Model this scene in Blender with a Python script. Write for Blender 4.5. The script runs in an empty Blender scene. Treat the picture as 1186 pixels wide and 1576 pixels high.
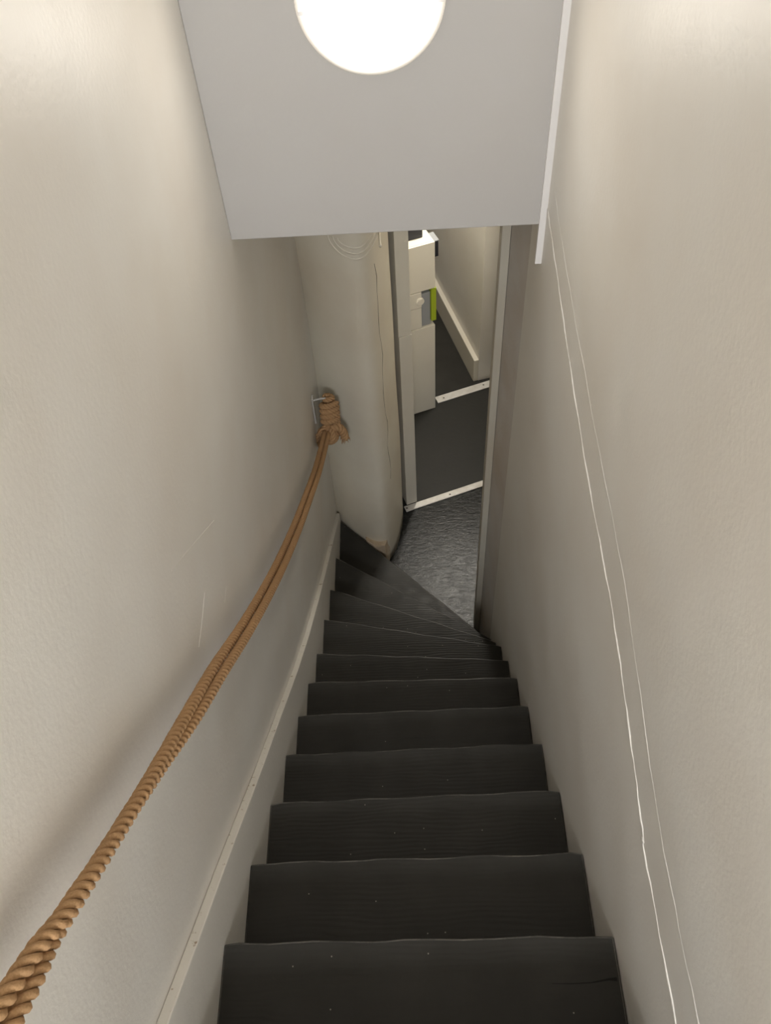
import bpy, math, random
from mathutils import Vector, Matrix
random.seed(4)
S = bpy.context.scene
COL = S.collection

# ---------------------------------------------------------------- camera
cd = bpy.data.cameras.new('camera')
cam = bpy.data.objects.new('camera', cd); COL.objects.link(cam)
cd.sensor_fit = 'VERTICAL'; cd.sensor_height = 36.0
cd.lens = 1279.10474 / 1576.0 * 36.0
cd.clip_start = 0.02; cd.clip_end = 60
CZ = 4.0426
def cam_axes(p, yaw, roll):
    f = Vector((math.sin(yaw)*math.cos(p), math.cos(yaw)*math.cos(p), -math.sin(p)))
    r0 = Vector((math.cos(yaw), -math.sin(yaw), 0)); u0 = r0.cross(f)
    r = r0*math.cos(roll) + u0*math.sin(roll)
    u = r.cross(f)
    return r, u, f
r_, u_, f_ = cam_axes(0.911784836, -0.0502187557, -0.0805278471)
m = Matrix((( r_.x, u_.x, -f_.x, 0), (r_.y, u_.y, -f_.y, 0), (r_.z, u_.z, -f_.z, CZ), (0, 0, 0, 1)))
cam.matrix_world = m
S.camera = cam

# ---------------------------------------------------------------- world, lights, exposure
S.view_settings.view_transform = 'Standard'
S.view_settings.look = 'None'
S.view_settings.gamma = 1.0
S.view_settings.use_curve_mapping = False
S.view_settings.exposure = 0.0
LAMP_EMIT = 12
w = bpy.data.worlds.new('world'); S.world = w; w.use_nodes = True
w.node_tree.nodes['Background'].inputs[0].default_value = (0.80, 0.80, 0.78, 1)
w.node_tree.nodes['Background'].inputs[1].default_value = 0.15

def area(name, loc, target, size, power, colour):
    l = bpy.data.lights.new(name, 'AREA'); l.shape = 'DISK'; l.size = size
    l.energy = power; l.color = colour
    o = bpy.data.objects.new(name, l); COL.objects.link(o)
    o.location = loc
    o.rotation_euler = (Vector(target)-Vector(loc)).to_track_quat('-Z', 'Y').to_euler()
    return o
area('upper_hall_lamp', (0.12, -2.1, 4.65), (0.0, 0.2, 2.6), 0.8, 91, (0.97, 0.98, 1.0))
area('passage_lamp', (0.37, 4.16, 2.74), (0.34, 4.12, 0.0), 0.16, 27, (1.0, 0.95, 0.85))

# ---------------------------------------------------------------- node helpers
class NT:
    def __init__(s, name):
        s.m = bpy.data.materials.new(name); s.m.use_nodes = True
        s.t = s.m.node_tree; s.b = s.t.nodes['Principled BSDF']
        s.tc = s.t.nodes.new('ShaderNodeTexCoord')
    def n(s, typ, **kw):
        x = s.t.nodes.new(typ)
        for k, v in kw.items():
            if k in x.inputs: x.inputs[k].default_value = v
            else: setattr(x, k, v)
        return x
    def l(s, a, b): s.t.links.new(a, b)
    def coord(s, scale):
        mp = s.n('ShaderNodeMapping'); mp.inputs['Scale'].default_value = scale
        s.l(s.tc.outputs['Object'], mp.inputs['Vector']); return mp.outputs[0]
    def noise(s, scale, vec=None, detail=3.0, rough=0.55):
        x = s.n('ShaderNodeTexNoise'); x.inputs['Scale'].default_value = scale
        x.inputs['Detail'].default_value = detail; x.inputs['Roughness'].default_value = rough
        s.l(vec if vec is not None else s.tc.outputs['Object'], x.inputs['Vector']); return x.outputs['Fac']
    def ramp(s, fac, stops):
        x = s.n('ShaderNodeValToRGB'); e = x.color_ramp.elements
        while len(e) < len(stops): e.new(0.5)
        for i, (p, c) in enumerate(stops):
            e[i].position = p; e[i].color = c if len(c) == 4 else (*c, 1)
        s.l(fac, x.inputs[0]); return x.outputs[0]
    def mix(s, fac, a, b):
        x = s.n('ShaderNodeMix'); x.data_type = 'RGBA'
        for sock, v in ((x.inputs[0], fac), (x.inputs[6], a), (x.inputs[7], b)):
            if hasattr(v, 'links') or hasattr(v, 'is_output'): s.l(v, sock)
            else: sock.default_value = v if not isinstance(v, tuple) or len(v) == 4 else (*v, 1)
        return x.outputs[2]
    def bump(s, h, strength, dist, prev=None):
        x = s.n('ShaderNodeBump'); x.inputs['Strength'].default_value = strength
        x.inputs['Distance'].default_value = dist; s.l(h, x.inputs['Height'])
        if prev is not None: s.l(prev, x.inputs['Normal'])
        return x.outputs[0]
    def fin(s, col, rough, nrm=None, spec=0.5, metal=0.0):
        for sock, v in ((s.b.inputs['Base Color'], col), (s.b.inputs['Roughness'], rough)):
            if hasattr(v, 'is_output'): s.l(v, sock)
            else: sock.default_value = v if not isinstance(v, tuple) or len(v) == 4 else (*v, 1)
        s.b.inputs['Specular IOR Level'].default_value = spec
        s.b.inputs['Metallic'].default_value = metal
        if nrm is not None: s.l(nrm, s.b.inputs['Normal'])
        return s.m

def paint(name, c, rough=0.4, wave=0.008, grain=0.0012, dirt=0.06, spec=0.5):
    t = NT(name)
    d = t.noise(2.3, detail=6)
    c2 = tuple(x*(1-dirt*(1+0.5*i)) for i, x in enumerate(c))
    col = t.ramp(d, [(0.35, c), (0.7, c2)])
    b1 = t.bump(t.noise(2.2, detail=2), 1.0, wave)
    b2 = t.bump(t.noise(95, detail=5), 0.6, grain, b1)
    return t.fin(col, rough, b2, spec)

WALL = paint('wall_paint', (0.83, 0.805, 0.75), 0.42, 0.008, 0.0009)
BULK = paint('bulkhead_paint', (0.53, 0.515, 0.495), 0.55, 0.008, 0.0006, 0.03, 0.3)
PILLAR = paint('pillar_paint', (0.82, 0.775, 0.655), 0.42, 0.012, 0.0006, 0.08)
TRIM = paint('trim_paint', (0.74, 0.70, 0.60), 0.42, 0.004, 0.0005, 0.06)
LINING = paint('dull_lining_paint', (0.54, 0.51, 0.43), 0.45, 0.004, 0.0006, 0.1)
SHADETRIM = paint('worn_shaded_trim_paint', (0.66, 0.64, 0.61), 0.5, 0.01, 0.002, 0.2, 0.35)  # shade on the reveal put into a greyer paint; scuffs are wear
WHITE = paint('cabinet_paint', (0.78, 0.74, 0.64), 0.42, 0.001, 0.0003, 0.03)
RAW = paint('bare_plaster', (0.82, 0.79, 0.71), 0.9, 0.02, 0.01, 0.3, 0.1)
PLASTIC = NT('white_plastic').fin((0.84, 0.82, 0.80), 0.35)

def stringer_paint():
    t = NT('stringer_paint')
    c = (0.83, 0.795, 0.725)
    chips = t.ramp(t.noise(38, t.coord((1, 1, 1)), 5, 0.65), [(0.62, (0, 0, 0)), (0.68, (1, 1, 1))])
    g = t.n('ShaderNodeNewGeometry')
    sx = t.n('ShaderNodeSeparateXYZ'); t.l(t.tc.outputs['Object'], sx.inputs[0])
    top = t.n('ShaderNodeMath', operation='LESS_THAN'); t.l(sx.outputs[0], top.inputs[0]); top.inputs[1].default_value = -0.4135
    k = t.n('ShaderNodeMath', operation='MULTIPLY'); t.l(chips, k.inputs[0]); t.l(top.outputs[0], k.inputs[1])
    col = t.mix(k.outputs[0], c, (0.40, 0.30, 0.20))
    return t.fin(col, 0.4, t.bump(t.noise(60, detail=4), 0.5, 0.002))
STRINGER = stringer_paint()

def stair_mat():
    t = NT('black_brown_stair_paint')
    g = t.noise(9, t.coord((0.9, 16, 1)), 5, 0.6)
    rings = t.n('ShaderNodeTexWave', wave_type='BANDS', bands_direction='Y')
    rings.inputs['Scale'].default_value = 26; rings.inputs['Distortion'].default_value = 9
    rings.inputs['Detail'].default_value = 2; rings.inputs['Detail Scale'].default_value = 0.6
    t.l(t.coord((0.35, 1, 1)), rings.inputs['Vector'])
    base = t.ramp(t.noise(5, detail=5), [(0.35, (0.027, 0.0255, 0.0215)), (0.75, (0.041, 0.039, 0.034))])
    v = t.n('ShaderNodeTexVoronoi'); v.voronoi_dimensions = '2D'; v.inputs['Scale'].default_value = 26
    t.l(t.tc.outputs['Object'], v.inputs['Vector'])
    dots = t.ramp(v.outputs['Distance'], [(0.028, (1, 1, 1)), (0.045, (0, 0, 0))])
    sep = t.n('ShaderNodeSeparateColor'); t.l(v.outputs['Color'], sep.inputs[0])
    pick = t.n('ShaderNodeMath', operation='GREATER_THAN'); t.l(sep.outputs[0], pick.inputs[0]); pick.inputs[1].default_value = 0.95
    k = t.n('ShaderNodeMath', operation='MULTIPLY'); t.l(dots, k.inputs[0]); t.l(pick.outputs[0], k.inputs[1])
    col = t.mix(k.outputs[0], base, (0.30, 0.27, 0.23))
    rough = t.ramp(t.noise(14, detail=4), [(0.3, (0.36,)*3), (0.75, (0.52,)*3)])
    b = t.bump(g, 0.35, 0.0012)
    b = t.bump(rings.outputs['Fac'], 0.28, 0.0008, b)
    b = t.bump(t.noise(6, detail=3), 0.4, 0.002, b)
    return t.fin(col, rough, b, 0.27)
STAIR = stair_mat()
def worn_mat():
    t = NT('worn_stair_edge')
    k = t.ramp(t.noise(7, t.coord((1, 1, 1)), 6, 0.7), [(0.42, (0, 0, 0)), (0.62, (1, 1, 1))])
    col = t.mix(k, (0.026, 0.024, 0.021), (0.13, 0.12, 0.105))
    return t.fin(col, 0.4)
WORN = worn_mat()

def floor_mat(name, c0, c1, rl, rh, worn=0.0):
    t = NT(name)
    col = t.ramp(t.noise(6, detail=6), [(0.3, c0), (0.75, c1)])
    st = t.noise(16, t.coord((1.0, 3.2, 1)), 7, 0.7)
    rough = t.ramp(st, [(0.35, (rl,)*3), (0.65, (rh,)*3)])
    b = t.bump(st, 0.5, 0.002+worn)
    b = t.bump(t.noise(45, detail=5), 0.4, 0.0015+worn, b)
    return t.fin(col, rough, b, 0.30)
LANDING = floor_mat('worn_dark_board_paint', (0.011, 0.0115, 0.011), (0.022, 0.0225, 0.0215), 0.13, 0.34, 0.0012)
VINYL = floor_mat('dark_grey_sheet_floor', (0.025, 0.0242, 0.021), (0.029, 0.028, 0.0245), 0.5, 0.55)
def wet_floor():
    t = NT('dark_floor_with_scratches')
    col = t.ramp(t.noise(5, detail=5), [(0.3, (0.018, 0.017, 0.015)), (0.8, (0.035, 0.033, 0.028))])
    return t.fin(col, 0.42, t.bump(t.noise(20, detail=5), 0.4, 0.003), 0.5)
FARFLOOR = wet_floor()

def rope_mat():
    t = NT('tan_fibre_rope')
    f = t.noise(420, t.coord((1, 1, 1)), 4, 0.7)
    f2 = t.noise(11, detail=4)
    a = t.ramp(f, [(0.3, (0.30, 0.165, 0.075)), (0.7, (0.58, 0.37, 0.205))])
    col = t.mix(f2, a, (0.50, 0.30, 0.145))
    return t.fin(col, 0.85, t.bump(f, 0.7, 0.0012), 0.2)
ROPE = rope_mat()
METAL = NT('pale_metal_strip')
METAL = METAL.fin(METAL.ramp(METAL.noise(25, detail=5), [(0.35, (0.74, 0.72, 0.68)), (0.8, (0.56, 0.52, 0.46))]), 0.42, None, 0.5, 0.15)
SCREW = NT('dull_screw_metal').fin((0.16, 0.14, 0.12), 0.45, None, 0.5, 0.8)
DARK = NT('dark_navy_plastic').fin((0.008, 0.009, 0.016), 0.4)
GREYP = NT('grey_plastic').fin((0.34, 0.35, 0.36), 0.5)
LIME = NT('lime_green_plastic').fin((0.37, 0.47, 0.02), 0.45)
CRACK = NT('dark_crack').fin((0.22, 0.19, 0.14), 0.9)
SPLIT = NT('split_wood_shadow').fin((0.006, 0.005, 0.004), 0.9)
HOOKM = NT('white_painted_metal').fin((0.55, 0.53, 0.49), 0.4)
def lamp_mat():
    t = NT('lit_opal_diffuser')
    t.fin((0.85, 0.85, 0.83), 0.3)
    t.b.inputs['Emission Color'].default_value = (1.0, 0.93, 0.83, 1)
    t.b.inputs['Emission Strength'].default_value = LAMP_EMIT
    return t.m
OPAL = lamp_mat()
RIM = NT('cream_lamp_rim')
RIM.fin((0.86, 0.82, 0.74), 0.35); RIM.b.inputs['Emission Color'].default_value = (1.0, 0.90, 0.76, 1); RIM.b.inputs['Emission Strength'].default_value = 0.22; RIM = RIM.m

# ---------------------------------------------------------------- mesh helpers
class MB:
    def __init__(s): s.v = []; s.f = []
    def add(s, vs, fs):
        o = len(s.v); s.v += [tuple(x) for x in vs]; s.f += [tuple(i+o for i in f) for f in fs]; return s
    def prism(s, poly, z0, z1):
        n = len(poly)
        z0 = z0 if isinstance(z0, (list, tuple)) else [z0]*n
        z1 = z1 if isinstance(z1, (list, tuple)) else [z1]*n
        vs = [(p[0], p[1], z0[i]) for i, p in enumerate(poly)] + [(p[0], p[1], z1[i]) for i, p in enumerate(poly)]
        fs = [tuple(range(n-1, -1, -1)), tuple(range(n, 2*n))] + [(i, (i+1) % n, n+(i+1) % n, n+i) for i in range(n)]
        return s.add(vs, fs)
    def box(s, a, b):
        return s.prism([(a[0], a[1]), (b[0], a[1]), (b[0], b[1]), (a[0], b[1])], a[2], b[2])
    def tube(s, pts, r, k=8, caps=True, flat=None):
        pts = [Vector(p) for p in pts]; n = len(pts)
        rr = r if isinstance(r, (list, tuple)) else [r]*n
        tg = [(pts[min(i+1, n-1)]-pts[max(i-1, 0)]).normalized() for i in range(n)]
        up = Vector((0, 0, 1)) if abs(tg[0].z) < 0.9 else Vector((1, 0, 0))
        nn = (up - tg[0]*up.dot(tg[0])).normalized()
        vs = []
        for i in range(n):
            nn = (nn - tg[i]*nn.dot(tg[i])).normalized(); bb = tg[i].cross(nn)
            for j in range(k):
                a = 2*math.pi*j/k
                o = (nn*math.cos(a)+bb*math.sin(a))*rr[i]
                if flat: o = Vector((o.x*flat[0], o.y*flat[1], o.z*flat[2]))
                vs.append(pts[i]+o)
        fs = [(i*k+j, i*k+(j+1) % k, (i+1)*k+(j+1) % k, (i+1)*k+j) for i in range(n-1) for j in range(k)]
        if caps: fs += [tuple(range(k-1, -1, -1)), tuple((n-1)*k+j for j in range(k))]
        return s.add(vs, fs)
    def lathe(s, prof, c, axis, k=48):
        # prof: (radius, distance along axis)
        ax = Vector(axis).normalized(); t = Vector((0, 0, 1)) if abs(ax.z) < 0.9 else Vector((1, 0, 0))
        e1 = (t-ax*t.dot(ax)).normalized(); e2 = ax.cross(e1); c = Vector(c)
        vs = []; n = len(prof)
        for r, h in prof:
            for j in range(k):
                a = 2*math.pi*j/k; vs.append(c+ax*h+(e1*math.cos(a)+e2*math.sin(a))*max(r, 1e-4))
        fs = [(i*k+j, i*k+(j+1) % k, (i+1)*k+(j+1) % k, (i+1)*k+j) for i in range(n-1) for j in range(k)]
        fs += [tuple(range(k-1, -1, -1)), tuple((n-1)*k+j for j in range(k))]
        return s.add(vs, fs)
    def build(s, name, mat, parent=None, smooth=False, bevel=0.0, seg=2, origin=None):
        me = bpy.data.meshes.new(name); me.from_pydata(s.v, [], s.f); me.validate(); me.update()
        me.materials.append(mat)
        import bmesh as _b
        bm = _b.new(); bm.from_mesh(me); _b.ops.recalc_face_normals(bm, faces=bm.faces); bm.to_mesh(me); bm.free()
        if smooth: me.polygons.foreach_set('use_smooth', [True]*len(me.polygons))
        o = bpy.data.objects.new(name, me); COL.objects.link(o)
        if parent:
            o.parent = parent; o.matrix_parent_inverse = Matrix.Translation(-base_of(parent))
        if bevel > 0:
            bv = o.modifiers.new('bevel', 'BEVEL'); bv.width = bevel; bv.segments = seg; bv.limit_method = 'ANGLE'; bv.angle_limit = 0.6
        return o
def base_of(o):
    v = Vector(o.location)
    while o.parent is not None:
        o = o.parent; v = v + o.location
        if o.parent is None: pass
    return v
def tag(o, label, cat, kind=None, group=None):
    o['label'] = label; o['category'] = cat
    if kind: o['kind'] = kind
    if group: o['group'] = group
    return o
def empty(name, loc):
    o = bpy.data.objects.new(name, None); o.empty_display_size = 0.1; COL.objects.link(o); o.location = loc; return o
def chaikin(p, it=3):
    p = [Vector(x) for x in p]
    for _ in range(it):
        q = [p[0]]
        for a, b in zip(p, p[1:]): q += [a*.75+b*.25, a*.25+b*.75]
        q.append(p[-1]); p = q
    return p
def catmull(p, n=12):
    p = [Vector(x) for x in p]; p = [p[0]*2-p[1]] + p + [p[-1]*2-p[-2]]; out = []
    for i in range(1, len(p)-2):
        for k in range(n):
            t = k/n; a, b, c, d = p[i-1:i+3]
            out.append(0.5*((2*b)+(c-a)*t+(2*a-5*b+4*c-d)*t*t+(3*b-a-3*c+d)*t**3))
    out.append(p[-2]); return out

# ---------------------------------------------------------------- structure
XL, XR, XS = -0.432, 0.369, -0.412; XT = XR-0.0015          # left wall, right wall, face of left stringer
YB = 1.863                                   # front of the wall over the opening
HB = 2.80                                    # its lower edge = ceiling of the hall below

# left wall with a few trowel ridges
wl = MB().box((XL-0.10, -2.2, 0.0), (XL, 3.6, 5.3))
for pts in ([(XL, 0.922, 2.603), (XL, 0.862, 2.594), (XL, 0.803, 2.591)],
            [(XL, 1.103, 2.61), (XL, 0.969, 2.716), (XL, 0.832, 2.822)],
            [(XL, 1.04, 2.441), (XL, 1.0, 2.439)]):
    wl.tube(chaikin(pts, 1), 0.0013, 6, flat=(0.5, 1, 1))
o = wl.build('wall_left', WALL); tag(o, 'off-white painted left wall of the stairwell behind the rope', 'wall', 'structure')

# right wall with the two plaster seams
o = MB().box((XR, -2.2, 0.0), (XR+0.09, 2.04, 5.3)).build('wall_right', WALL); tag(o, 'off-white painted right wall with long plaster seams', 'wall', 'structure')
def seam(name, label, zs, rad, fx=0.7):
    pts = catmull([(XR, y, z) for y, z in zs], 10)
    for i, p in enumerate(pts): p.z += 0.0022*math.sin(i*1.3)+0.0016*math.sin(i*3.1+1)
    o = MB().tube(pts, [rad*(0.75+0.35*math.sin(i*0.9)) for i in range(len(pts))], 8, flat=(fx, 1, 1)).build(name, WALL, smooth=True); tag(o, label, 'plaster seam', 'structure')
seam('trim_4', 'lower raised plaster seam running along the right wall', [(1.85, 2.85), (1.672, 2.812), (1.40, 2.752), (1.097, 2.702), (0.814, 2.679), (0.60, 2.63), (0.42, 2.578), (0.405, 2.566), (0.15, 2.554), (-0.2, 2.54)], 0.0030)
seam('trim_5', 'upper faint plaster seam running along the right wall', [(1.80, 2.93), (1.515, 2.874), (1.1, 2.82), (0.787, 2.788), (0.423, 2.691), (0.15, 2.674), (-0.2, 2.66)], 0.0050, 0.12)

# wall over the opening and ceilings
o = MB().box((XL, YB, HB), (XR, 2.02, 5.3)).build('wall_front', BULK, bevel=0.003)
tag(o, 'grey-white wall face above the opening that carries the round lamp', 'wall', 'structure')
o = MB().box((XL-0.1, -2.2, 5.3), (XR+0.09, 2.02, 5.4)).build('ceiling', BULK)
tag(o, 'white ceiling of the upper stairwell above the lamp', 'ceiling', 'structure')
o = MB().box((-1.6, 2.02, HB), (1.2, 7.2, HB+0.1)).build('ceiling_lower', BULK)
tag(o, 'ceiling of the passage beyond the opening', 'ceiling', 'structure')
o = MB().box((XL, -2.2, 2.9), (XR, -0.50, 3.0)).build('floor_upper', STAIR)
tag(o, 'dark floor at the head of the stairs', 'floor', 'structure')

# lower floors : landing, passage, far corridor (turned about 20 degrees to the left)
sl = Vector((-0.041, 3.146)); U = Vector((0.939, 0.344)).normalized(); Nn = Vector((-U.y, U.x))
def uv(s, off): p = sl + U*s + Nn*off; return (p.x, p.y)
o = MB().prism([(-0.44, 0.6), (1.2, 0.6), uv(1.3, 0.0), uv(-0.6, 0.0)], -0.06, 0.0).build('floor', LANDING)
tag(o, 'worn dark painted landing floor at the foot of the stairs', 'floor', 'structure')
o = MB().prism([uv(-0.6, 0.0), uv(1.3, 0.0), uv(1.3, 0.80), uv(-0.6, 0.80)], -0.06, 0.0).build('floor_passage', VINYL)
tag(o, 'plain dark grey passage floor between the two pale strips', 'floor', 'structure')
o = MB().prism([uv(-0.6, 0.80), uv(1.3, 0.80), uv(1.3, 4.2), uv(-0.6, 4.2)], -0.06, 0.0).build('floor_corridor', FARFLOOR)
tag(o, 'dark corridor floor beyond the far pale strip', 'floor', 'structure')

# pillar : plaster wall end closing the stair off on the left, rounded nose
foot = [(-0.47, 3.06), (-0.435, 2.99), (-0.40, 2.935), (-0.345, 2.865), (-0.27, 2.805), (-0.205, 2.765), (-0.147, 2.759),
        (-0.107, 2.815), (-0.082, 2.890), (-0.060, 3.00), (-0.047, 3.10), (-0.050, 3.17), (-0.16, 3.22), (-0.45, 3.25)]
loop = chaikin([(x, y, 0) for x, y in foot], 2)
pm = MB(); NZ = 34; n = len(loop)
vs = []
for k in range(NZ+1):
    z = HB*k/NZ
    for p in loop:
        bul = 0.004*math.sin(z*3.1+p.x*9)+0.003*math.sin(z*7.3+p.y*5)
        flare = -0.012*math.exp(-z/0.12)
        vs.append((p.x+bul*0.5, p.y+bul*0.6+0.0*flare, z))
fs = [(k*n+j, k*n+(j+1) % n, (k+1)*n+(j+1) % n, (k+1)*n+j) for k in range(NZ) for j in range(n)]
fs += [tuple(range(n-1, -1, -1)), tuple(NZ*n+j for j in range(n))]
pm.add(vs, fs)
pillar = pm.build('pillar', PILLAR, smooth=True)
tag(pillar, 'cream plastered pillar with rounded edge beyond the rope knot', 'pillar', 'structure')

# door posts and linings
def postprism(s0, s1, o0, o1, z0, z1): return MB().prism([uv(s0, o0), uv(s1, o0), uv(s1, o1), uv(s0, o1)], z0, z1)
post = empty('trim_1', (sl.x, sl.y, 0)); tag(post, 'cream left door post standing beside the pillar', 'door post', 'structure')
postprism(0.022, 0.090, 0.012, 0.10, 0.012, 1.338).build('lower_board', TRIM, post, bevel=0.003)
postprism(0.020, 0.088, 0.012, 0.10, 1.341, HB).build('upper_board', TRIM, post, bevel=0.003)
o = MB().prism([(0.318, 2.268), (0.346, 2.262), (0.352, 2.34), (0.322, 2.35)], 0.0, HB).build('trim_2', LINING, bevel=0.003)
tag(o, 'narrow cream door lining edge at the right of the opening', 'door lining', 'structure')
o = MB().prism([(0.369, 2.04), (0.46, 2.04), (0.46, 2.34), (0.353, 2.34), (0.347, 2.262)], 0.0, HB).build('trim_3', SHADETRIM)
tag(o, 'scuffed reveal, painted greyer for its shade, between right wall and door lining', 'reveal', 'structure')

# passage and corridor walls
def wallseg(name, pts, th, label, mat=WALL):
    a, b = Vector(pts[0]), Vector(pts[1]); d = (b-a).normalized(); q = Vector((d.y, -d.x))*th
    o = MB().prism([tuple(a), tuple(b), tuple(b+q), tuple(a+q)], 0.0, HB).build(name, mat)
    tag(o, label, 'wall', 'structure'); return o
wallseg('wall_passage_right', [(0.40, 2.34), (0.62, 4.21)], 0.08, 'passage wall hidden behind the right door lining')
bd = Vector((-0.26, 0.966)).normalized()
b0 = Vector((0.468, 4.24)); bq = Vector((bd.y, -bd.x))
w0 = b0 + bq*0.034
wallseg('wall_corridor_right', [tuple(w0), tuple(w0+bd*2.9)], 0.25, 'dim beige corridor wall on the right beyond the doorway')
c0 = uv(0.03, 0.102); c1 = uv(0.03, 4.0)
o = MB().prism([c0, uv(-0.14, 0.102), uv(-0.14, 4.0), c1], 0.0, HB).build('wall_corridor_left', WALL)
tag(o, 'passage wall on the left behind the white cabinet', 'wall', 'structure')
o = MB().prism([uv(-0.14, 3.6), uv(1.3, 3.6), uv(1.3, 3.7), uv(-0.14, 3.7)], 0.0, HB).build('wall_back', WALL)
tag(o, 'end wall of the corridor', 'wall', 'structure')
e = b0+bd*2.9
o = MB().prism([tuple(b0), tuple(w0), tuple(w0+bd*2.9), tuple(e)], [0.0]*4, 0.19).build('baseboard_right', TRIM, bevel=0.004)
tag(o, 'tall cream skirting along the right corridor wall', 'skirting', 'structure')

# ---------------------------------------------------------------- staircase
stairs = empty('staircase', (0, 0, 0))
tag(stairs, 'steep dark painted staircase descending and winding to the right', 'staircase')
R = 0.2
nose = {}                                     # number -> (left y, right y) at x = XS and XR
left = {-2: -0.298, -1: -0.086, 0: 0.126, 1: 0.342, 2: 0.549, 3: 0.756, 4: 0.969, 5: 1.186, 6: 1.406, 7: 1.634, 8: 1.914, 9: 2.200, 10: 2.526, 11: 2.920}
right = {-2: -0.294, -1: -0.082, 0: 0.130, 1: 0.340, 2: 0.552, 3: 0.768, 4: 0.981, 5: 1.193, 6: 1.398, 7: 1.574, 8: 1.744, 9: 1.876, 10: 2.004, 11: 2.115}
ZT = lambda i: 2.4-R*i
OV = 0.022
for i in range(-2, 12):
    z = ZT(i); yl, yr = left[i], right[i]
    pl, pr = (left[i-1], right[i-1]) if i-1 in left else (yl-0.21, yr-0.21)
    t = MB()
    K = 26
    fr = []
    for k in range(K+1):
        x = XS+(XT-XS)*k/K; y = yl+(yr-yl)*k/K
        y += 0.0016*math.sin(k*0.9+i*2)+random.uniform(-0.0008, 0.0008)-(0.003 if k in (0, K) else 0)
        fr.append((x, y))
    back = [(XT, pr-OV-0.012), (XS, pl-OV-0.012)]
    t.prism(fr+back, z-0.034, z)
    o = t.build('tread', STAIR, stairs, bevel=0.0035, seg=3)
    o.data.materials.append(WORN); o.modifiers['bevel'].material = 1
    # riser under this nosing
    zb = ZT(i+1) if i < 11 else 0.0
    q = MB().prism([(XS, yl-OV), (XS, yl-OV-0.018), (XT, yr-OV-0.018), (XT, yr-OV)], zb, z-0.034)
    q.build('riser', STAIR, stairs)
# crack at the right end of the near tread
ck = MB().tube([(0.360, 0.262, 2.1995), (0.345, 0.262, 2.2), (0.31, 0.257, 2.2), (0.27, 0.256, 2.2), (0.235, 0.257, 2.2)], [0.004, 0.0022, 0.0012, 0.001, 0.0005], 6, flat=(1, 1, 0.35))
o = ck.build('crack', SPLIT, stairs); o['label'] = 'dark split in the near tread'
# left stringer, white, runs above the nosings
ST = [(-0.55, 3.27), (0.166, 2.543), (0.258, 2.457), (0.363, 2.36), (0.488, 2.245), (0.592, 2.146), (0.803, 1.942), (1.036, 1.728), (1.335, 1.448),
      (1.595, 1.225), (1.873, 1.012), (2.142, 0.812), (2.477, 0.575), (2.869, 0.303), (2.93, 0.262)]
ss = MB(); n = len(ST)
XG = XL+0.0002
vs = [(XG, y, z) for y, z in ST] + [(XS, y, z) for y, z in ST] + [(XG, y, z-0.48 if z > 0.48 else 0.0) for y, z in ST] + [(XS, y, z-0.48 if z > 0.48 else 0.0) for y, z in ST]
fs = []
for i in range(n-1):
    fs += [(i, i+1, n+i+1, n+i), (n+i, n+i+1, 3*n+i+1, 3*n+i), (2*n+i, 2*n+i+1, i+1, i), (3*n+i, 3*n+i+1, 2*n+i+1, 2*n+i)]
fs += [(0, n, 3*n, 2*n), (n-1, 3*n-1, 4*n-1, 2*n-1)]
ss.add(vs, fs)
o = ss.build('stringer', STRINGER, stairs, bevel=0.0025)
o['label'] = 'white painted stringer along the left wall'

# broken plaster at the pillar's foot
ch = MB()
pts = [(-0.263, 2.765, 0.0), (-0.20, 2.728, 0.0), (-0.146, 2.722, 0.0), (-0.128, 2.80, 0.0), (-0.20, 2.86, 0.0), (-0.27, 2.84, 0.0)]
top = [(-0.262, 2.768, 0.215), (-0.215, 2.732, 0.198), (-0.155, 2.724, 0.215), (-0.135, 2.80, 0.20), (-0.20, 2.86, 0.18), (-0.27, 2.84, 0.19)]
k = len(pts)
mid = [((a[0]+b[0])/2+random.uniform(-.006, .006), (a[1]+b[1])/2+random.uniform(-.012, .004), 0.09+random.uniform(-.02, .02)) for a, b in zip(pts, top)]
ch.add(pts+mid+top, [tuple(range(k-1, -1, -1)), tuple(2*k+j for j in range(k))] + [(r*k+j, r*k+(j+1) % k, (r+1)*k+(j+1) % k, (r+1)*k+j) for r in range(2) for j in range(k)])
o = ch.build('broken_plaster', RAW, pillar, bevel=0.006); o['label'] = 'pale broken plaster at the foot'
# crack down the pillar, scar ring under the ceiling
def on_pillar(x):                             # front face y for a given x
    best = None
    for a, b in zip(loop[:len(loop)//2+6], loop[1:]):
        if a.x <= x <= b.x and b.x > a.x: best = a.y+(b.y-a.y)*(x-a.x)/(b.x-a.x); break
    return best if best is not None else 2.78
cp = []
for k in range(20):
    z = 2.02-1.35*k/19
    x = -0.104+0.004*math.sin(k*1.1)+0.003*random.uniform(-1, 1)
    bul = 0.004*math.sin(z*3.1+x*9)+0.003*math.sin(z*7.3+2.82*5)
    cp.append((x+bul*.5, on_pillar(x)+bul*.6-0.0005, z))
o = MB().tube(cp, [0.0011+0.0005*math.sin(k*2) for k in range(20)], 6).build('crack', CRACK, pillar)
o['label'] = 'thin dark crack down the plaster'
sc = MB()
for rx, rz in ((0.108, 0.085), (0.088, 0.060), (0.070, 0.035)):
    ring = []
    for k in range(33):
        a = math.pi+math.pi*0.84*k/32
        x = -0.165+rx*math.cos(a); z = 2.175+rz*math.sin(a)
        bul = 0.004*math.sin(z*3.1+x*9)+0.003*math.sin(z*7.3+2.8*5)
        ring.append((x+bul*.5, on_pillar(x)+bul*.6+0.001, z))
    sc.tube(ring, 0.0045, 8, flat=(1, 0.5, 1))
o = sc.build('plaster_scar', PILLAR, pillar, smooth=True); o['label'] = 'raised ring scar in the plaster'

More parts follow.
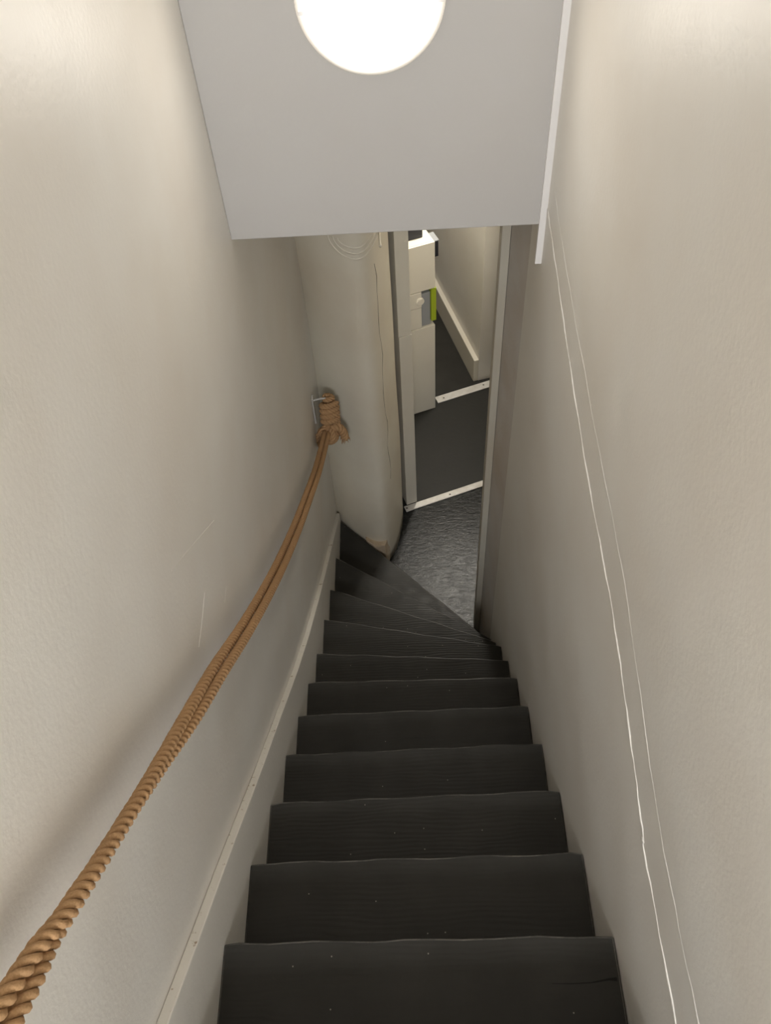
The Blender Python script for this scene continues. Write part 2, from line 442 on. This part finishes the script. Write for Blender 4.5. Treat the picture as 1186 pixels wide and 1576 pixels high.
# ---------------------------------------------------------------- round lamp
lamp = empty('wall_lamp', (-0.04, YB, 3.367)); tag(lamp, 'lit round white opal lamp on the wall above the opening', 'lamp')
LC = (-0.04, YB, 3.367)
MB().lathe([(0.138, 0.0), (0.149, 0.003), (0.1515, 0.040), (0.151, 0.052), (0.147, 0.056), (0.139, 0.056), (0.137, 0.05)], LC, (0, -1, 0), 72).build('rim', RIM, lamp, smooth=True)
prof = [(0.1385, 0.050)]
for k in range(13):
    a = math.pi/2*k/12; prof.append((0.1385*math.cos(a)**0.8 if k < 12 else 0.0, 0.052+0.028*math.sin(a)))
MB().lathe(prof, LC, (0, -1, 0), 72).build('diffuser', OPAL, lamp, smooth=True)
for a in (math.radians(172), math.radians(4)):
    cx, cz = LC[0]+0.141*math.cos(a), LC[2]-0.141*abs(math.sin(a))
    MB().box((cx-0.006, YB-0.060, cz-0.005), (cx+0.006, YB-0.040, cz+0.004)).build('clip', PLASTIC, lamp, bevel=0.001)

# ---------------------------------------------------------------- cable trunking
trk = MB()
x0, x1, y0, y1, th = XR-0.0165, XR-0.0001, YB-0.0110, YB-0.0001, 0.002
z0, z1 = 2.690, 5.3
for a, b in (((x0, y0, z0), (x1, y0+th, z1)), ((x0, y1-th, z0), (x1, y1, z1)), ((x0, y0+th, z0), (x0+th, y1-th, z1)), ((x1-th, y0+th, z0), (x1, y1-th, z1))):
    trk.box(a, b)
o = trk.build('cable_trunking', PLASTIC)
tag(o, 'thin white cable trunking running down the corner of right wall', 'trunking')

# ---------------------------------------------------------------- rope handrail
def resample(p, step):
    out = [p[0].copy()]; acc = 0
    for a, b in zip(p, p[1:]):
        L = (b-a).length
        if L < 1e-9: continue
        t = step-acc
        while t <= L:
            out.append(a.lerp(b, t/L)); t += step
        acc = (acc+L) % step
    return out
def laid_rope(mb, centre, r, pitch, step=0.0036, k=7, phase=0.0, hand=1):
    c = resample(centre, step); n = len(c)
    tg = [(c[min(i+1, n-1)]-c[max(i-1, 0)]).normalized() for i in range(n)]
    up = Vector((0, 0, 1)) if abs(tg[0].z) < 0.9 else Vector((1, 0, 0))
    nn = (up-tg[0]*up.dot(tg[0])).normalized(); fr = []
    for i in range(n):
        nn = (nn-tg[i]*nn.dot(tg[i])).normalized(); fr.append((nn.copy(), tg[i].cross(nn)))
    for s in range(3):
        pts = []
        for i in range(n):
            a = phase+hand*2*math.pi*(i*step/pitch+s/3)
            pts.append(c[i]+(fr[i][0]*math.cos(a)+fr[i][1]*math.sin(a))*r*0.58)
        mb.tube(pts, r*0.46, k)
rope = empty('rope_handrail', (-0.385, 2.70, 1.2)); tag(rope, 'doubled tan rope handrail sloping along the left wall to a knot', 'rope')
RX = -0.380
RP = [(-0.424, -0.80, 3.86), (-0.405, -0.55, 3.70), (RX-0.004, -0.2, 3.435), (RX, 0.105, 3.197), (RX, 0.186, 3.127), (RX, 0.268, 3.048), (RX, 0.38, 2.945), (RX, 0.475, 2.857), (RX, 0.60, 2.74), (RX, 0.74, 2.615),
      (RX, 0.93, 2.435), (RX, 1.157, 2.235), (RX, 1.38, 2.053), (RX, 1.65, 1.850), (RX, 1.93, 1.655), (RX, 2.22, 1.460), (RX, 2.45, 1.325), (RX+0.004, 2.66, 1.225)]
TH = [60, 60, 60, 22, -25, -32, -32, -15, 22, 48, 60, 64, 66, 66, 66, 66, 66, 66]
cA = catmull(RP, 10); thp = []
for i in range(len(TH)-1):
    for k in range(10): thp.append(TH[i]+(TH[i+1]-TH[i])*k/10)
thp.append(TH[-1])
rr = 0.0104
A, B = [], []
for i, p in enumerate(cA):
    tgt = (cA[min(i+1, len(cA)-1)]-cA[max(i-1, 0)]).normalized()
    e1 = Vector((0, tgt.z, -tgt.y)); e1 = (-e1 if e1.z > 0 else e1).normalized()
    e2 = Vector((1, 0, 0)); th_ = math.radians(thp[i])
    d = (e1*math.cos(th_)+e2*math.sin(th_))*rr*1.0
    A.append(p-d); B.append(p+d)
mb = MB(); laid_rope(mb, A, rr, 0.050); o = mb.build('rope_run', ROPE, rope, smooth=True)
mb = MB(); laid_rope(mb, B, rr, 0.050, phase=1.0); o = mb.build('rope_run', ROPE, rope, smooth=True)

KC = Vector((-0.374, 2.675, 1.196))
def loop_pts(c, ax, rad, tilt=0.0, squash=1.0, n=40, turns=1.0, lift=0.0, ph=0.0):
    ax = Vector(ax).normalized(); t = Vector((1, 0, 0)) if abs(ax.x) < 0.9 else Vector((0, 0, 1))
    e1 = (t-ax*t.dot(ax)).normalized(); e2 = ax.cross(e1)
    return [Vector(c)+(e1*math.cos(ph+2*math.pi*turns*k/n)+e2*math.sin(ph+2*math.pi*turns*k/n)*squash)*rad+ax*lift*(k/n) for k in range(n+1)]
mb = MB()
# ball : overlapping turns round the rope
for ax, rad, off in (((0.1, 0.8, -0.55), 0.026, (0, 0, 0)), ((0.75, 0.5, -0.3), 0.027, (0.004, 0, 0.004)), ((-0.65, 0.6, -0.4), 0.027, (-0.003, 0.004, 0)),
                     ((0.2, 0.2, 0.95), 0.028, (0, 0.004, 0.006)), ((0.95, -0.1, 0.3), 0.022, (0.006, 0.006, -0.004)), ((0.5, 0.6, 0.6), 0.025, (0.002, 0, -0.002))):
    laid_rope(mb, loop_pts(KC+Vector(off), ax, rad*1.25, ph=rad*200), 0.0150, 0.05, 0.004, 6)
rd = Vector((0.0, -0.80, 0.60)).normalized()
cone = []
for k in range(120):
    f = k/119; a = 2*math.pi*3.2*f; rad = 0.013+0.027*math.sin(f*math.pi*0.62)
    e1 = Vector((1, 0, 0)); e2 = rd.cross(e1)
    cone.append(KC+rd*(0.030-0.052*f)+(e1*math.cos(a)+e2*math.sin(a))*rad+Vector((0.004, 0, -0.006)))
laid_rope(mb, cone, 0.0095, 0.036, 0.004, 6)
mb.build('knot', ROPE, rope, smooth=True)
mb = MB()
AX = Vector((0.0, 0.45, 0.9)).normalized(); C2 = KC+Vector((0.018, 0.030, 0.085))
laid_rope(mb, loop_pts(C2-AX*0.03, AX, 0.034, n=160, turns=4.0, lift=0.100), 0.0145, 0.04, 0.004, 6)
laid_rope(mb, loop_pts(C2+AX*0.078, AX, 0.016, n=60, turns=1.5, lift=0.022), 0.0140, 0.04, 0.004, 6)
laid_rope(mb, [KC.lerp(C2+AX*0.075, k/12) for k in range(13)], 0.014, 0.04, 0.004, 6)
mb.build('whipping', ROPE, rope, smooth=True)
def tail(p, rad):
    mb = MB(); c = catmull(p, 8); laid_rope(mb, c, rad, 0.05, 0.004, 6)
    d = (c[-1]-c[-3]).normalized()
    for k in range(46):
        a = Vector((random.gauss(0, 1), random.gauss(0, 1), random.gauss(0, 1))).normalized()*rad*random.uniform(0.1, 0.95)
        s = c[-1]+a-d*0.006; e_ = s+(d+a/rad*0.35)*random.uniform(0.012, 0.026)
        mb.tube([s, (s+e_)/2+a*0.1, e_], [0.0018, 0.0016, 0.0009], 5)
    return mb.build('tail', ROPE, rope, smooth=True)
tail([KC+Vector((0.020, 0.01, 0.036)), KC+Vector((0.052, 0.012, 0.034)), KC+Vector((0.070, 0.012, 0.000)), KC+Vector((0.076, 0.010, -0.040))], 0.021)
tail([KC+Vector((-0.018, 0.01, 0.012)), KC+Vector((-0.042, 0.005, 0.004)), KC+Vector((-0.049, -0.004, -0.022)), KC+Vector((-0.047, -0.010, -0.040))], 0.0135)

hook = empty('wall_hook', (XL, 2.78, 1.29)); tag(hook, 'small white painted wall hook holding the rope knot', 'hook')
MB().box((XL+0.001, 2.705, 1.24), (XL+0.009, 2.735, 1.40)).build('plate', HOOKM, hook, bevel=0.002)
MB().tube(catmull([(XL+0.004, 2.72, 1.375), (XL+0.03, 2.724, 1.380), (XL+0.06, 2.735, 1.372), (XL+0.075, 2.74, 1.355), (XL+0.073, 2.74, 1.33)], 8), 0.005, 10).build('hook_arm', HOOKM, hook, smooth=True)

# ---------------------------------------------------------------- threshold strips
def strip(s0, s1, o0, o1, label, screws):
    r = empty('threshold_strip', (*uv(s0, o0), 0)); tag(r, label, 'threshold strip')
    postprism(s0, s1, o0, o1, 0.0, 0.010).build('strip', METAL, r, bevel=0.003)
    for s in screws:
        c = uv(s, (o0+o1)/2+random.uniform(-.004, .004))
        MB().lathe([(0.0062, 0.0), (0.0062, 0.0012), (0.004, 0.0022)], (c[0], c[1], 0.0098), (0, 0, 1), 14).build('screw', SCREW, r)
strip(0.002, 0.62, -0.032, 0.012, 'near pale metal threshold strip from door post across the landing', (0.014, 0.30, 0.56))
strip(0.547, 1.00, 0.752, 0.812, 'far pale threshold strip between white cabinet and corridor skirting', (0.60, 0.90))

# ---------------------------------------------------------------- cabinet beyond the post
s_l, s_r, o_f, o_b, hz = 0.16, 0.512, 0.722, 1.45, 1.300
cab = empty('cabinet', (*uv(s_l, o_f), 0)); tag(cab, 'narrow waist-high white cabinet standing behind the left door post', 'cabinet')
def cbox(mb, a0, a1, b0, b1, z0, z1): mb.prism([uv(a0, b0), uv(a1, b0), uv(a1, b1), uv(a0, b1)], z0, z1); return mb
nz0, nz1, ns = 0.718, 0.990, s_r-0.080
body = MB()
cbox(body, s_l, s_r, o_f+0.014, o_b, 0.0, nz0)
cbox(body, s_l, s_r, o_f+0.014, o_b, nz1, hz)
cbox(body, s_l, ns, o_f+0.014, o_b, nz0, nz1)
cbox(body, ns, s_r, o_f+0.20, o_b, nz0, nz1)
body.build('body', WHITE, cab)
dl = cbox(MB(), s_l, s_r+0.002, o_f, o_f+0.0135, 0.004, nz0-0.001).build('lower_door', WHITE, cab, bevel=0.002)
du = cbox(MB(), s_l, s_r+0.002, o_f, o_f+0.0135, nz1+0.001, hz).build('upper_door', WHITE, cab, bevel=0.002)
cbox(MB(), s_l, ns-0.004, o_f+0.003, o_f+0.0135, nz0+0.002, 0.872).build('filler_panel', WHITE, cab, bevel=0.002)
lt = cbox(MB(), s_l, ns-0.004, o_f-0.002, o_f+0.0135, 0.878, nz1-0.004)
lt.build('latch_block', WHITE, cab, bevel=0.003)
MB().lathe([(0.026, 0.0), (0.026, 0.010), (0.02, 0.014)], (*uv(ns-0.016, o_f+0.002), 0.925), (-Nn.x, -Nn.y, 0), 24).build('latch_knob', WHITE, cab, smooth=False)
bx = empty('storage_box', (*uv(ns, o_f), nz0)); tag(bx, 'grey box with lime green edge in the niche of white cabinet', 'box')
cbox(MB(), ns+0.002, s_r-0.022, o_f+0.016, o_f+0.19, nz0+0.0008, nz1-0.03).build('body', GREYP, bx, bevel=0.003)
cbox(MB(), s_r-0.020, s_r+0.012, o_f+0.004, o_f+0.19, nz0+0.03, nz1+0.0-0.004).build('edge', LIME, bx, bevel=0.003)
o = cbox(MB(), 0.27, 0.468, o_f+0.066, o_f+0.26, hz+0.0005, hz+0.14).build('box', DARK, bevel=0.004)
tag(o, 'dark navy box lying on top of white cabinet', 'box')
dv = empty('wall_device', (*uv(s_r, 0.80), 1.2)); tag(dv, 'small black box with grey top fixed to the side of white cabinet', 'device')
cbox(MB(), s_r+0.003, s_r+0.046, 0.775, 0.850, 1.160, 1.262).build('body', DARK, dv, bevel=0.003)
cbox(MB(), s_r+0.003, s_r+0.048, 0.772, 0.856, 1.262, 1.270).build('lid', GREYP, dv, bevel=0.002)
